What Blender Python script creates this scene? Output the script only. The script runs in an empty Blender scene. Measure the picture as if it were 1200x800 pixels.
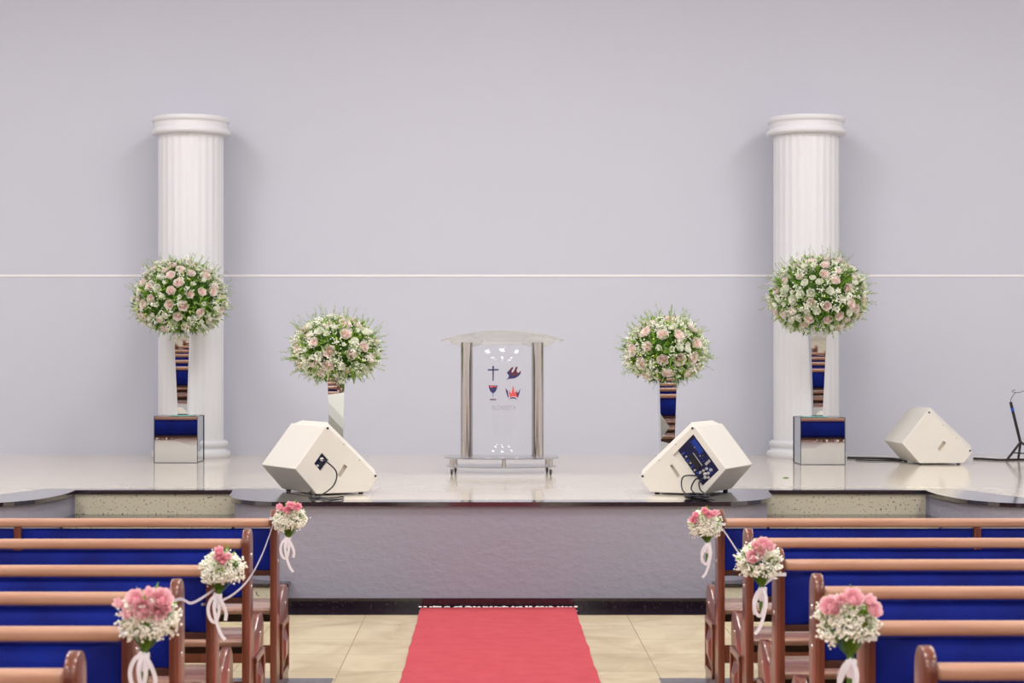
import bpy, bmesh, math, random
from mathutils import Vector, Matrix
from mathutils.geometry import tessellate_polygon
C = bpy.context.scene.collection
S = bpy.context.scene
PI = math.pi
R = math.radians
AX = 0.08            # axis of the hall
HS = 0.74            # stage height
WALL = 19.05         # back wall

# ------------------------------------------------------------------ helpers
def link(name, me, mats, parent=None):
    o = bpy.data.objects.new(name, me)
    C.objects.link(o)
    if mats is not None:
        for m in (mats if isinstance(mats, (list, tuple)) else [mats]):
            if not me.materials or m.name not in [q.name for q in me.materials if q]:
                me.materials.append(m)
    if parent: o.parent = parent
    return o

def obj(name, bm, mats, parent=None, smooth=None):
    me = bpy.data.meshes.new(name)
    bmesh.ops.recalc_face_normals(bm, faces=bm.faces[:])
    if smooth is not None:
        lim = R(smooth)
        for f in bm.faces: f.smooth = True
        for e in bm.edges:
            if len(e.link_faces) == 2 and e.calc_face_angle(0) > lim: e.smooth = False
    bm.to_mesh(me); bm.free()
    return link(name, me, mats, parent)

def pyobj(name, V, F, mats, parent=None, mi=None, smooth=True):
    me = bpy.data.meshes.new(name)
    me.from_pydata(V, [], F)
    if mi: me.polygons.foreach_set('material_index', mi)
    if smooth: me.polygons.foreach_set('use_smooth', [True]*len(F))
    me.update()
    return link(name, me, mats, parent)

def empty(name, loc=(0,0,0), rz=0):
    o = bpy.data.objects.new(name, None); C.objects.link(o)
    o.location = loc; o.rotation_euler = (0,0,rz); o.empty_display_size = .1
    return o

def tag(o, label=None, cat=None, group=None, kind=None):
    if label: o['label'] = label
    if cat: o['category'] = cat
    if group: o['group'] = group
    if kind: o['kind'] = kind
    return o

def copy_tree(o, parent=None):
    c = o.copy(); C.objects.link(c)
    if parent: c.parent = parent
    for ch in KIDS(o): copy_tree(ch, c)
    return c
def KIDS(o):
    return [x for x in list(C.objects) if x.parent == o]

def bx(bm, x0, x1, y0, y1, z0, z1, bev=0, seg=2, M=None):
    vs = [bm.verts.new(p) for p in ((x0,y0,z0),(x1,y0,z0),(x1,y1,z0),(x0,y1,z0),(x0,y0,z1),(x1,y0,z1),(x1,y1,z1),(x0,y1,z1))]
    fs = [bm.faces.new([vs[i] for i in q]) for q in ((3,2,1,0),(4,5,6,7),(0,1,5,4),(1,2,6,5),(2,3,7,6),(3,0,4,7))]
    if M:
        for v in vs: v.co = M @ v.co
    if bev:
        es = set(e for f in fs for e in f.edges)
        bmesh.ops.bevel(bm, geom=list(es), offset=bev, segments=seg, profile=.5, affect='EDGES')
    return bm

def prism(bm, pts, z0, z1, f=None):
    """polygon in 2D extruded; f maps (u,v,w)->xyz"""
    f = f or (lambda u, v, w: (u, v, w))
    a = [bm.verts.new(f(p[0], p[1], z0)) for p in pts]
    b = [bm.verts.new(f(p[0], p[1], z1)) for p in pts]
    n = len(pts)
    bm.faces.new(a[::-1]); bm.faces.new(b)
    for i in range(n):
        j = (i+1) % n
        bm.faces.new((a[i], a[j], b[j], b[i]))
    return bm

def lathe(bm, prof, seg=32, c=(0,0,0), rf=None, cap=True):
    rings = []
    for r, z in prof:
        ring = []
        for i in range(seg):
            a = 2*PI*i/seg
            rr = r if rf is None else rf(r, a, z)
            ring.append(bm.verts.new((c[0]+rr*math.cos(a), c[1]+rr*math.sin(a), c[2]+z)))
        rings.append(ring)
    for k in range(len(rings)-1):
        for i in range(seg):
            j = (i+1) % seg
            bm.faces.new((rings[k][i], rings[k][j], rings[k+1][j], rings[k+1][i]))
    if cap:
        bm.faces.new(rings[0][::-1]); bm.faces.new(rings[-1])
    return bm

def catmull(P, n=8, closed=False):
    P = [Vector(p) for p in P]; out = []
    m = len(P)
    for i in range(m-1):
        p0 = P[max(i-1,0)]; p1 = P[i]; p2 = P[i+1]; p3 = P[min(i+2,m-1)]
        for k in range(n):
            t = k/n
            out.append(.5*((2*p1)+(-p0+p2)*t+(2*p0-5*p1+4*p2-p3)*t*t+(-p0+3*p1-3*p2+p3)*t**3))
    out.append(P[-1])
    return out

def sweep(bm, pts, sec, up=Vector((0,0,1))):
    """sweep closed 2D section (list of (a,b)) along points"""
    pts = [Vector(p) for p in pts]; rings = []
    last = up.copy()
    for i, p in enumerate(pts):
        t = (pts[min(i+1, len(pts)-1)] - pts[max(i-1, 0)]).normalized()
        s = t.cross(last)
        if s.length < 1e-4: s = t.cross(Vector((1,0,0)))
        s.normalize(); n = s.cross(t).normalized(); last = n
        rings.append([bm.verts.new(p + s*a + n*b) for a, b in sec])
    k = len(sec)
    for i in range(len(rings)-1):
        for j in range(k):
            l = (j+1) % k
            bm.faces.new((rings[i][j], rings[i][l], rings[i+1][l], rings[i+1][j]))
    bm.faces.new(rings[0][::-1]); bm.faces.new(rings[-1])
    return bm

def circ(r, n=8): return [(r*math.cos(2*PI*i/n), r*math.sin(2*PI*i/n)) for i in range(n)]
def tube(bm, pts, r, n=8): return sweep(bm, pts, circ(r, n))

def boolean(o, cutters):
    for c in cutters:
        m = o.modifiers.new('b', 'BOOLEAN'); m.object = c; m.operation = 'DIFFERENCE'; m.solver = 'EXACT'
    bpy.context.view_layer.update()
    dg = bpy.context.evaluated_depsgraph_get()
    me = bpy.data.meshes.new_from_object(o.evaluated_get(dg))
    o.modifiers.clear(); o.data = me
    for c in cutters: bpy.data.objects.remove(c)

# ------------------------------------------------------------------ materials
def s2l(c):
    return tuple(((x/255)/12.92 if x/255 <= .04045 else ((x/255+.055)/1.055)**2.4) for x in c) + (1,)
def mat(name, col, rough=.5, metal=0, spec=.5, noise=None, bump=None, coat=0, sheen=0, trans=0, stretch=(1,1,1)):
    """noise=(scale, other colour, lo, hi)   bump=(scale, strength, distance)"""
    m = bpy.data.materials.new(name); m.use_nodes = True
    n = m.node_tree.nodes; l = m.node_tree.links; b = n['Principled BSDF']
    b.inputs['Base Color'].default_value = s2l(col)
    b.inputs['Roughness'].default_value = rough
    b.inputs['Metallic'].default_value = metal
    b.inputs['Specular IOR Level'].default_value = spec
    b.inputs['Coat Weight'].default_value = coat
    b.inputs['Coat Roughness'].default_value = .1
    b.inputs['Sheen Weight'].default_value = sheen
    b.inputs['Transmission Weight'].default_value = trans
    if noise or bump:
        tc = n.new('ShaderNodeTexCoord'); mp = n.new('ShaderNodeMapping')
        mp.inputs['Scale'].default_value = stretch
        l.new(tc.outputs['Object'], mp.inputs[0])
    if noise:
        t = n.new('ShaderNodeTexNoise'); t.inputs['Scale'].default_value = noise[0]; t.inputs['Detail'].default_value = 5
        r = n.new('ShaderNodeValToRGB'); r.color_ramp.elements[0].position = noise[2]; r.color_ramp.elements[1].position = noise[3]
        r.color_ramp.elements[0].color = s2l(col); r.color_ramp.elements[1].color = s2l(noise[1])
        l.new(mp.outputs[0], t.inputs[0]); l.new(t.outputs[0], r.inputs[0]); l.new(r.outputs[0], b.inputs['Base Color'])
    if bump:
        t2 = n.new('ShaderNodeTexNoise'); t2.inputs['Scale'].default_value = bump[0]; t2.inputs['Detail'].default_value = 4
        bp = n.new('ShaderNodeBump'); bp.inputs['Strength'].default_value = bump[1]; bp.inputs['Distance'].default_value = bump[2]
        l.new(mp.outputs[0], t2.inputs[0]); l.new(t2.outputs[0], bp.inputs['Height']); l.new(bp.outputs[0], b.inputs['Normal'])
    return m

def tile_mat(name, col, col2, grout, size, off, rough, veins=True, gw=.004, spec=.5):
    """square stone tiles laid on the world grid"""
    m = bpy.data.materials.new(name); m.use_nodes = True
    n = m.node_tree.nodes; l = m.node_tree.links; b = n['Principled BSDF']
    b.inputs['Roughness'].default_value = rough; b.inputs['Specular IOR Level'].default_value = spec
    tc = n.new('ShaderNodeTexCoord'); mp = n.new('ShaderNodeMapping'); mp.inputs['Location'].default_value = (off[0], off[1], 0)
    l.new(tc.outputs['Object'], mp.inputs[0])
    br = n.new('ShaderNodeTexBrick'); br.offset = 0; br.squash = 1
    br.inputs['Scale'].default_value = 1; br.inputs['Brick Width'].default_value = size; br.inputs['Row Height'].default_value = size
    br.inputs['Mortar Size'].default_value = gw; br.inputs['Mortar Smooth'].default_value = .3; br.inputs['Bias'].default_value = 0
    br.inputs['Color1'].default_value = (.42,.42,.42,1); br.inputs['Color2'].default_value = (.58,.58,.58,1)
    br.inputs['Mortar'].default_value = (.5,.5,.5,1)
    l.new(mp.outputs[0], br.inputs[0])
    no = n.new('ShaderNodeTexNoise'); no.inputs['Scale'].default_value = 2.2; no.inputs['Detail'].default_value = 8; no.inputs['Roughness'].default_value = .6
    no.inputs['Distortion'].default_value = 1.2
    l.new(mp.outputs[0], no.inputs[0])
    ad = n.new('ShaderNodeMath'); ad.operation = 'ADD'; l.new(no.outputs[0], ad.inputs[0]); l.new(br.outputs[0], ad.inputs[1])
    r = n.new('ShaderNodeValToRGB'); r.color_ramp.elements[0].position = .7; r.color_ramp.elements[1].position = 1.25
    r.color_ramp.elements[0].color = s2l(col2); r.color_ramp.elements[1].color = s2l(col)
    md = n.new('ShaderNodeMath'); md.operation = 'MULTIPLY'; md.inputs[1].default_value = .8
    l.new(ad.outputs[0], md.inputs[0]); r.color_ramp.elements[0].position = .62; r.color_ramp.elements[1].position = .95
    l.new(md.outputs[0], r.inputs[0])
    mx = n.new('ShaderNodeMix'); mx.data_type = 'RGBA'
    l.new(br.outputs['Fac'], mx.inputs[0]); l.new(r.outputs[0], mx.inputs[6]); mx.inputs[7].default_value = s2l(grout)
    l.new(mx.outputs[2], b.inputs['Base Color'])
    return m

def wood(name, c1, c2, rough=.35, axis=0, coat=.3):
    st = [(1.2,14,14),(14,1.2,14),(14,14,1.2)][axis]
    return mat(name, c1, rough, noise=(2.2, c2, .35, .7), stretch=st, coat=coat)

def granite(name, base, specks, lo=.57, hi=.63, sc=38, rough=.35):
    m = mat(name, base, rough, noise=(sc, specks, lo, hi), stretch=(1,1,1))
    return m

def acrylic(name, white=.0, tint=(.985,.985,.99,1), ior=1.49):
    m = bpy.data.materials.new(name); m.use_nodes = True
    n = m.node_tree.nodes; l = m.node_tree.links; n.remove(n['Principled BSDF'])
    out = n['Material Output']
    tr = n.new('ShaderNodeBsdfTransparent'); tr.inputs[0].default_value = tint
    gl = n.new('ShaderNodeBsdfGlossy'); gl.inputs['Roughness'].default_value = .03
    fr = n.new('ShaderNodeFresnel'); fr.inputs[0].default_value = ior
    mx = n.new('ShaderNodeMixShader'); l.new(fr.outputs[0], mx.inputs[0]); l.new(tr.outputs[0], mx.inputs[1]); l.new(gl.outputs[0], mx.inputs[2])
    if white:
        d0 = n.new('ShaderNodeBsdfDiffuse'); d0.inputs[0].default_value = (.9,.9,.9,1)
        d1 = n.new('ShaderNodeBsdfTranslucent'); d1.inputs[0].default_value = (.95,.95,.95,1)
        df = n.new('ShaderNodeMixShader'); df.inputs[0].default_value = .8
        l.new(d0.outputs[0], df.inputs[1]); l.new(d1.outputs[0], df.inputs[2])
        m2 = n.new('ShaderNodeMixShader'); m2.inputs[0].default_value = white
        l.new(mx.outputs[0], m2.inputs[1]); l.new(df.outputs[0], m2.inputs[2]); mx = m2
    l.new(mx.outputs[0], out.inputs[0])
    return m

def petal(name, c1, c2):
    m = mat(name, c1, .6, noise=(25, c2, .4, .7), spec=.2)
    n = m.node_tree.nodes; l = m.node_tree.links
    b = n['Principled BSDF']; t = n.new('ShaderNodeBsdfTranslucent'); x = n.new('ShaderNodeMixShader'); x.inputs[0].default_value = .38
    l.new(n['Color Ramp'].outputs[0], t.inputs[0]); l.new(b.outputs[0], x.inputs[1]); l.new(t.outputs[0], x.inputs[2])
    l.new(x.outputs[0], n['Material Output'].inputs[0])
    return m

def emit(name, col, st):
    m = bpy.data.materials.new(name); m.use_nodes = True
    b = m.node_tree.nodes['Principled BSDF']
    b.inputs['Base Color'].default_value = (0.8,0.8,0.8,1); b.inputs['Emission Color'].default_value = col; b.inputs['Emission Strength'].default_value = st
    return m

M = dict(
    wall = mat('lavender_plaster', (196,197,210), .8, bump=(1.6,.15,.02)),
    ceil = mat('ceiling_paint', (228,228,230), .9),
    side = mat('side_wall_paint', (214,211,214), .85),
    line = mat('white_trim_paint', (232,230,232), .7),
    plas = mat('white_plaster', (222,222,226), .6),
    swall = mat('grey_textured_render', (146,144,158), .6, bump=(18,.5,.012), stretch=(1,1,1.4)),
    stone = mat('black_granite', (26,20,30), .08, noise=(60,(70,52,50),.56,.7), spec=.8),
    edge = mat('black_granite_polished', (30,26,38), .05, noise=(60,(56,44,50),.58,.72), spec=1.0, coat=1),
    riser = granite('speckled_cream_granite', (196,190,168), (84,78,74), .60, .66, 55, .3),
    tile = tile_mat('polished_cream_marble', (209,201,187), (204,195,180), (186,178,164), .62, (.23,.1), .1, gw=.002, spec=.3),
    nave = tile_mat('beige_marble_tiles', (206,191,158), (176,160,126), (160,145,116), .59, (.25,.36), .18, gw=.004),
    grey = mat('dark_grey_stone', (92,90,98), .2, noise=(20,(108,106,112),.4,.6)),
    red = mat('red_carpet_felt', (168,64,73), .95, spec=.2, bump=(70,.5,.004), noise=(9,(176,72,80),.35,.7)),
    blue = mat('royal_blue_velvet', (0,16,104), .7, spec=.2, noise=(5,(2,32,138),.35,.75), bump=(60,.2,.002)),
    rail = wood('varnished_light_wood', (188,143,117), (172,122,96), .35, 0),
    board = wood('varnished_red_brown_wood', (118,60,42), (86,42,26), .3, 2, .35),
    seatw = wood('worn_seat_wood', (160,118,98), (126,84,66), .25, 0, .5),
    dwood = wood('dark_brown_wood', (74,36,22), (52,24,14), .4, 0),
    brass = mat('brass_studs', (205,160,80), .25, 1),
    steel = mat('brushed_steel', (206,203,200), .12, 1),
    screw = mat('screw_steel', (200,196,190), .3, 1),
    mirror = mat('mirror_glass', (222,226,226), .012, 1),
    seam = mat('dark_mirror_seam', (24,34,58), .3),
    teal = mat('green_glass_plate', (150,215,200), .08, trans=.3),
    speaker = mat('cream_white_speaker_paint', (215,211,203), .45, bump=(160,.25,.0015)),
    hole = mat('beige_handle_recess', (205,192,176), .6),
    navy = mat('navy_panel', (8,12,60), .3),
    navy2 = mat('blue_label', (20,70,190), .35),
    black = mat('black_rubber', (14,13,22), .45),
    silver = mat('silver_knob', (210,208,206), .3, .6),
    acr = acrylic('clear_acrylic'), acrw = acrylic('clear_acrylic_top', .22, ior=1.25), acrb = acrylic('clear_acrylic_base', .03, ior=1.3), acre = acrylic('acrylic_edge', .5),
    ink = mat('navy_print', (44,40,92), .4), rink = mat('red_print', (214,84,84), .4), brown = mat('maroon_print', (92,36,52), .4),
    pale = mat('pale_grey_print', (158,152,170), .4), lblue = mat('light_blue_print', (120,140,196), .4),
    rose = petal('pale_pink_petals', (255,246,241), (254,236,231)),
    rosec = petal('rose_centre_pink', (255,226,219), (252,216,209)),
    white = petal('white_petals', (252,252,244), (240,244,222)),
    bud = mat('yellow_green_bud', (206,218,120), .5),
    leaf = petal('bright_green_leaves', (150,190,74), (104,152,48)),
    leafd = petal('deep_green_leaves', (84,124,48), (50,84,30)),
    sprig = petal('grey_green_sprigs', (178,198,140), (150,178,112)),
    gyp = mat('white_gypsophila', (250,250,236), .7),
    pink = petal('bright_pink_petals', (255,206,217), (254,186,202)),
    pinkl = petal('light_pink_petals', (254,222,226), (252,196,206)),
    stem = mat('green_stems', (84,124,44), .5),
    ribbon = mat('white_satin_ribbon', (238,234,240), .4, sheen=.4),
    organza = mat('grey_organza_ribbon', (176,172,190), .5, sheen=.3),
    diff = emit('light_diffuser', (1,.98,.96,1), 6),
)

def W(x, y, d):   # helper used for measuring: image point at distance d -> world
    return Vector(((x-574)*d/2160, d, 1.75-(y-418)*d/2160))

# ------------------------------------------------------------------ room
def struct(name, bm, m, smooth=None, parent=None):
    o = obj(name, bm, m, parent, smooth)
    if parent is None: o['kind'] = 'structure'
    return o
X0, X1, Y0, ZC = -8.0, 8.2, -9.0, 7.0
struct('floor', bx(bmesh.new(), X0, X1, Y0, WALL, -.1, 0), M['nave'])
struct('ceiling', bx(bmesh.new(), X0-.2, X1+.2, Y0-.2, WALL+.2, ZC, ZC+.1), M['ceil'])
struct('wall_back', bx(bmesh.new(), X0-.2, X1+.2, WALL, WALL+.2, -.1, ZC), M['wall'])
struct('wall_rear', bx(bmesh.new(), X0-.2, X1+.2, Y0-.2, Y0, -.1, ZC), M['side'])
struct('wall_left', bx(bmesh.new(), X0-.2, X0, Y0, WALL, -.1, ZC), M['side'])
struct('wall_right', bx(bmesh.new(), X1, X1+.2, Y0, WALL, -.1, ZC), M['side'])
bm = bmesh.new(); bx(bm, X0, X1, WALL-.006, WALL, 2.575, 2.60, .003, 1)
struct('trim_1', bm, M['line'])
# dark stone strips let into the nave floor
bm = bmesh.new(); bx(bm, X0, X1, 12.50, 12.86, 0, .003)
struct('trim_2', bm, M['stone'])
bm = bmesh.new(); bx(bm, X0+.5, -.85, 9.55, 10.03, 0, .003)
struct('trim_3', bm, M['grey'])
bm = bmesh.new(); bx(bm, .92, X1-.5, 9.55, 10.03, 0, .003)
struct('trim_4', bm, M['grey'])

# ------------------------------------------------------------------ stage
half = [(-8.0,12.50),(-5.2,12.52),(-4.2,12.58),(-3.62,12.68),(-3.38,12.80),(-3.22,13.04),(-3.15,13.38),(-3.13,13.70),(-3.145,13.98)]
bull = [(-1.955,13.98),(-1.93,13.80),(-1.915,13.60),(-1.87,13.30),(-1.76,13.05),(-1.62,12.91),(-1.46,12.84),(-1.2,12.83)]
def smooth2(P, n=6): return [(v.x, v.y) for v in catmull([(p[0],p[1],0) for p in P], n)]
def mirr(P): return [(2*AX-p[0], p[1]) for p in P][::-1]
L_ = smooth2(half); B_ = smooth2(bull)
def front(off):
    """stage front outline moved back by off"""
    P = L_ + B_ + mirr(B_) + mirr(L_)
    out = []
    for i, p in enumerate(P):
        a = P[max(i-1,0)]; b = P[min(i+1,len(P)-1)]
        t = Vector((b[0]-a[0], b[1]-a[1]))
        if i+1 < len(P) and Vector((P[i+1][0]-p[0], P[i+1][1]-p[1])).length > .9 and i > 0: t = Vector((p[0]-a[0], p[1]-a[1])).normalized()+Vector((P[i+1][0]-p[0], P[i+1][1]-p[1])).normalized()
        elif i > 0 and Vector((p[0]-a[0], p[1]-a[1])).length > .9: t = Vector((p[0]-a[0], p[1]-a[1])).normalized()+Vector((b[0]-p[0], b[1]-p[1])).normalized()
        t.normalize(); n = Vector((-t.y, t.x))
        out.append((p[0]+n.x*off, p[1]+n.y*off))
    out[0] = (X0, out[0][1]); out[-1] = (X1, out[-1][1])
    return out
def plate(off, z0, z1, back=WALL):
    P = front(off) + [(X1, back), (X0, back)]
    return prism(bmesh.new(), P, z0, z1)
stage = tag(empty('stage', (AX, 12.9, 0)), 'raised church stage with grey rendered front and cream polished floor', 'stage', kind='structure')
stage.location = (0,0,0)
struct('stage_wall', plate(.035, 0, HS-.03), M['swall'], parent=stage)
struct('stone_edge', plate(0, HS-.03, HS-.0005), M['edge'], parent=stage)
# plinth of the stage front
P1 = front(.0); P2 = front(.04)
i0 = len(L_); i1 = len(P1)-len(L_)
def strip(a, b, z0, z1):
    bm = bmesh.new(); P = a + b[::-1]; return prism(bm, P, z0, z1)
struct('plinth', strip(front(.018)[i0:i1], front(.045)[i0:i1], 0, .068), M['stone'], parent=stage)
cream = [(X0,12.78),(-4.1,12.86),(-3.75,13.0),(-3.42,14.13),(-1.64,14.13),(-1.16,13.03)]
cr = cream + mirr(cream)
cr[-1] = (X1, cr[-1][1])
struct('tiled_floor', prism(bmesh.new(), cr + [(X1, WALL), (X0, WALL)], HS-.01, HS), M['tile'], parent=stage)

def stairs(sgn, label):
    st = tag(empty('stage_steps'), label, 'steps', kind='structure')
    def X(x): return x if sgn < 0 else 2*AX-x
    z = [0, .185, .37, .555, .71]
    yf = [12.72, 13.14, 13.56, 14.02]
    xo = [(-3.6,-1.39),(-3.22,-1.70),(-3.17,-1.88),(-3.17,-1.9)]
    for k in range(3):
        x0, x1 = sorted((X(xo[k][0]), X(xo[k][1])))
        bm = bmesh.new(); bx(bm, x0+.02, x1-.02, yf[k]+.02, 14.05, z[k], z[k+1]-.025)
        struct('riser', bm, M['riser'], parent=st)
        bm = bmesh.new(); bx(bm, x0, x1, yf[k], 14.05, z[k+1]-.025, z[k+1], .004, 1)
        struct('tread', bm, M['stone'], parent=st)
    x0, x1 = sorted((X(-3.15), X(-1.93)))
    bm = bmesh.new(); bx(bm, x0, x1, 14.0, 14.06, .555, .71)
    struct('riser', bm, M['riser'], parent=st)
    return st
stairs(-1, 'speckled granite steps let into the stage front on the left')
stairs(1, 'speckled granite steps let into the stage front on the right')

# red carpet
bm = bmesh.new()
random.seed(4)
N = 90
xs = [-.535 + 1.07*i/10 for i in range(11)]
rows = []
for j in range(N+1):
    y = 12.795 - j*(12.795-1.5)/N
    w = 1 + .006*math.sin(j*1.9) + random.uniform(-.006,.006)
    rows.append([bm.verts.new((.055 + x*w, y, .012 + .003*math.sin(j*.9+x*2)*(abs(x)>.3) + .002*random.random())) for x in xs])
for j in range(N):
    for i in range(10): bm.faces.new((rows[j][i], rows[j][i+1], rows[j+1][i+1], rows[j+1][i]))
g = bmesh.ops.extrude_face_region(bm, geom=bm.faces[:])
for v in [e for e in g['geom'] if isinstance(e, bmesh.types.BMVert)]: v.co.z = .0032
car = obj('carpet_runner', bm, M['red'], None, 40)
tag(car, 'red carpet runner down the middle of the aisle', 'carpet')
bm = bmesh.new()
for i in range(40):
    x = -.53 + i*.0272 + random.uniform(-.01,.01)
    sweep(bm, [(x+.055, 12.788, .0135), (x+.055+random.uniform(-.02,.02), 12.797, .015+random.random()*.006)], [(-.012,-.001),(.012,-.001),(.012,.001),(-.012,.001)])
fr = obj('frayed_edge', bm, M['line'], car); tag(fr, 'frayed whitish end of the carpet')

# ------------------------------------------------------------------ columns
def column(x, label):
    t = tag(empty('column', (x, 18.63, HS)), label, 'column', 'fluted columns at the back wall')
    nf = 26
    def flute(r, a, z):
        u = (a*nf/(2*PI)) % 1
        k = 0
        if .12 < u < .88: k = math.sin((u-.12)/.76*PI)
        return r - .0055*k
    zs = [.30, 3.22]
    bm = bmesh.new()
    seg = nf*10
    lathe(bm, [(.328,.12),(.328,3.26)], seg, rf=flute)
    obj('shaft', bm, M['plas'], t, 40)
    bm = bmesh.new()
    prof = [(.385,0),(.392,.015),(.395,.05),(.390,.07),(.362,.082),(.352,.105),(.355,.125),(.368,.14),(.374,.16),(.372,.185),(.355,.205),(.33,.215),(.31,.216)]; prof = [(a, z*.8) for a, z in prof]
    lathe(bm, prof, 96); obj('base', bm, M['plas'], t, 35)
    bm = bmesh.new()
    prof = [(.31,3.235),(.36,3.238),(.388,3.246),(.398,3.262),(.396,3.282),(.380,3.297),(.368,3.31),(.366,3.34),(.37,3.36),(.378,3.366),(.388,3.375),(.393,3.39),(.390,3.41),(.378,3.42),(.30,3.422)]
    lathe(bm, prof, 96); obj('capital', bm, M['plas'], t, 35)
    return t
column(-3.02, 'tall white fluted column on the left side of the stage')
column(3.197, 'tall white fluted column on the right side of the stage')

# ------------------------------------------------------------------ lectern
def lectern():
    cx = .10
    t = tag(empty('lectern', (cx, 15.9, HS)), 'clear acrylic lectern with two steel columns and printed church symbols', 'lectern')
    # base plates: D shape with the arc towards the nave
    def dshape(w, dep, n=24, y0=0):
        P = [(-w/2 + w*i/n, -dep*(1-((2*i/n-1)**2))**.5*.5 - dep*.0) for i in range(n+1)]
        return [( p[0], p[1]+y0) for p in P] + [(w/2, y0+.28), (-w/2, y0+.28)]
    for z, w in ((.135, .98), (.062, .94)):
        bm = bmesh.new(); prism(bm, dshape(w, .46), z, z+.012)
        o = obj('base_plate', bm, M['acrb'], t, 40)
    for sx, sy in ((-.425,-.13),(.42,-.13),(0.02,-.16),(-.40,.2),(.40,.2)):
        bm = bmesh.new(); lathe(bm, [(.019,.074),(.019,.135)], 20, (sx,sy,0)); sp = obj('spacer', bm, M['steel'], t, 40)
        if (sx, sy) != (.02,-.16):
            bm = bmesh.new()
            bx(bm, sx-.012, sx+.012, sy-.018, sy+.018, .045, .062, .003, 1)
            bx(bm, sx-.017, sx-.011, sy-.014, sy+.014, .014, .05, .002, 1)
            bx(bm, sx+.011, sx+.017, sy-.014, sy+.014, .014, .05, .002, 1)
            c = obj('caster', bm, M['steel'], t, 30)
            bm = bmesh.new()
            lathe(bm, [(.012,-.008),(.022,-.008),(.024,-.005),(.024,.005),(.022,.008),(.012,.008)], 20)
            for v in bm.verts: v.co = Vector((v.co.z+sx, v.co.x+sy, v.co.y+.024))
            obj('wheel', bm, M['black'], c, 40)
    # steel columns
    tilt = R(15)
    ztop0 = 1.145      # top plate height above the columns
    for sx in (-.30, .315):
        bm = bmesh.new(); lathe(bm, [(.053,.147),(.053,1.135)], 40, (sx,.10,0)); obj('steel_column', bm, M['steel'], t, 40)
        bm = bmesh.new(); lathe(bm, [(.10,-.012),(.136,-.012),(.14,-.006),(.136,0),(.0,0)][:4], 40)
        Mx = Matrix.Translation((sx,.10,1.143)) @ Matrix.Rotation(-tilt, 4, 'X')
        for v in bm.verts: v.co = Mx @ v.co
        obj('flange', bm, M['acre'], t, 30)
    # top plate: straight edge to the preacher, arc to the nave, raised towards the nave
    n = 36; P = []
    for i in range(n+1):
        u = -1 + 2*i/n
        P.append((u*.53, -.30*(1-abs(u)**2.1)))
    P += [(.47,.06),(.30,.13),(-.30,.13),(-.47,.06)]
    bm = bmesh.new(); prism(bm, P, 0, .014)
    Mx = Matrix.Translation((0.008,.10,1.146)) @ Matrix.Rotation(-tilt, 4, 'X')
    for v in bm.verts: v.co = Mx @ v.co
    obj('reading_board', bm, M['acrw'], t, 40)
    bm = bmesh.new()
    sweep(bm, [Mx @ Vector((p[0]*1.0, p[1]-.001, .007)) for p in P[:n+1]], circ(.0065, 6))
    e = obj('polished_edge', bm, M['acre'], t, 60)
    # bowed front sheet
    def ys(x): return .045 - .10*(1-(x/.28)**2)
    bm = bmesh.new(); nx, nz = 24, 40; g = []
    for j in range(nz+1):
        z = .15 + j*(1.13-.15)/nz
        row = []
        for i in range(nx+1):
            x = -.262 + i*.524/nx
            lift = .05*max(0,(z-.95)/.18)**1.6 - .035*max(0,(.34-z)/.19)**2
            row.append(bm.verts.new((x+.008, ys(x) + lift, z)))
        g.append(row)
    for j in range(nz):
        for i in range(nx): bm.faces.new((g[j][i], g[j][i+1], g[j+1][i+1], g[j+1][i]))
    r = bmesh.ops.solidify(bm, geom=bm.faces[:], thickness=.008)
    sh = obj('front_sheet', bm, M['acr'], t, 40)
    # printed symbols, coordinates in a 10.67x enlargement with origin at image (560,415)
    D = 15.95
    def pt(u, v):
        w = W(560+u/10.667, 415+v/10.667, D)
        x = w.x - cx; z = w.z - HS
        return (x, ys(x-.008) - .006, z)
    def decal(name, polys, m):
        bm = bmesh.new()
        for P in polys:
            a = [bm.verts.new(pt(*p)) for p in P]
            b = [bm.verts.new(Vector(pt(*p))+Vector((0,-.0016,0))) for p in P]
            k = len(P)
            for tri in tessellate_polygon([[Vector((p[0], p[1], 0)) for p in P]]):
                bm.faces.new([b[q] for q in tri]); bm.faces.new([a[q] for q in tri[::-1]])
            for i in range(k): bm.faces.new((a[i], a[(i+1)%k], b[(i+1)%k], b[i]))
        return obj(name, bm, m, sh)
    decal('cross_emblem', [[(180,146),(202,146),(200,184),(258,182),(258,200),(200,202),(197,330),(184,330),(182,202),(124,203),(124,184),(181,184)]], M['ink'])
    decal('dove_emblem', [[(352,322),(380,288),(386,262),(366,240),(364,222),(390,200),(408,176),(424,160),(438,158),(440,176),(424,200),(418,222),(432,228),(452,204),(462,176),(476,156),(494,152),(492,172),(482,196),(488,222),(504,232),(522,214),(536,204),(534,236),(516,262),(488,284),(452,300),(416,304),(384,306)]], M['brown'])
    decal('dove_navy_print', [[(352,322),(380,288),(386,262),(366,240),(364,222),(390,200),(404,214),(400,240),(430,268),(470,262),(510,244),(528,222),(516,262),(488,284),(452,300),(416,304),(384,306)]], M['ink']).location.y = -.002  # part of the dove printed in navy over the maroon
    decal('chalice_bowl', [[(134,386),(246,386),(238,424),(222,460),(200,480),(180,480),(156,462),(140,424)]], M['ink'])
    decal('chalice_wine', [[(150,392),(232,390),(228,408),(196,400),(176,414),(150,410)]], M['rink']).location.y = -.002
    decal('chalice_stem', [[(180,480),(200,480),(196,500),(192,548),(187,548),(183,500)]], M['lblue'])
    decal('chalice_foot', [[(138,562),(160,554),(216,554),(240,562),(216,570),(160,570)]], M['brown'])
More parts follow.
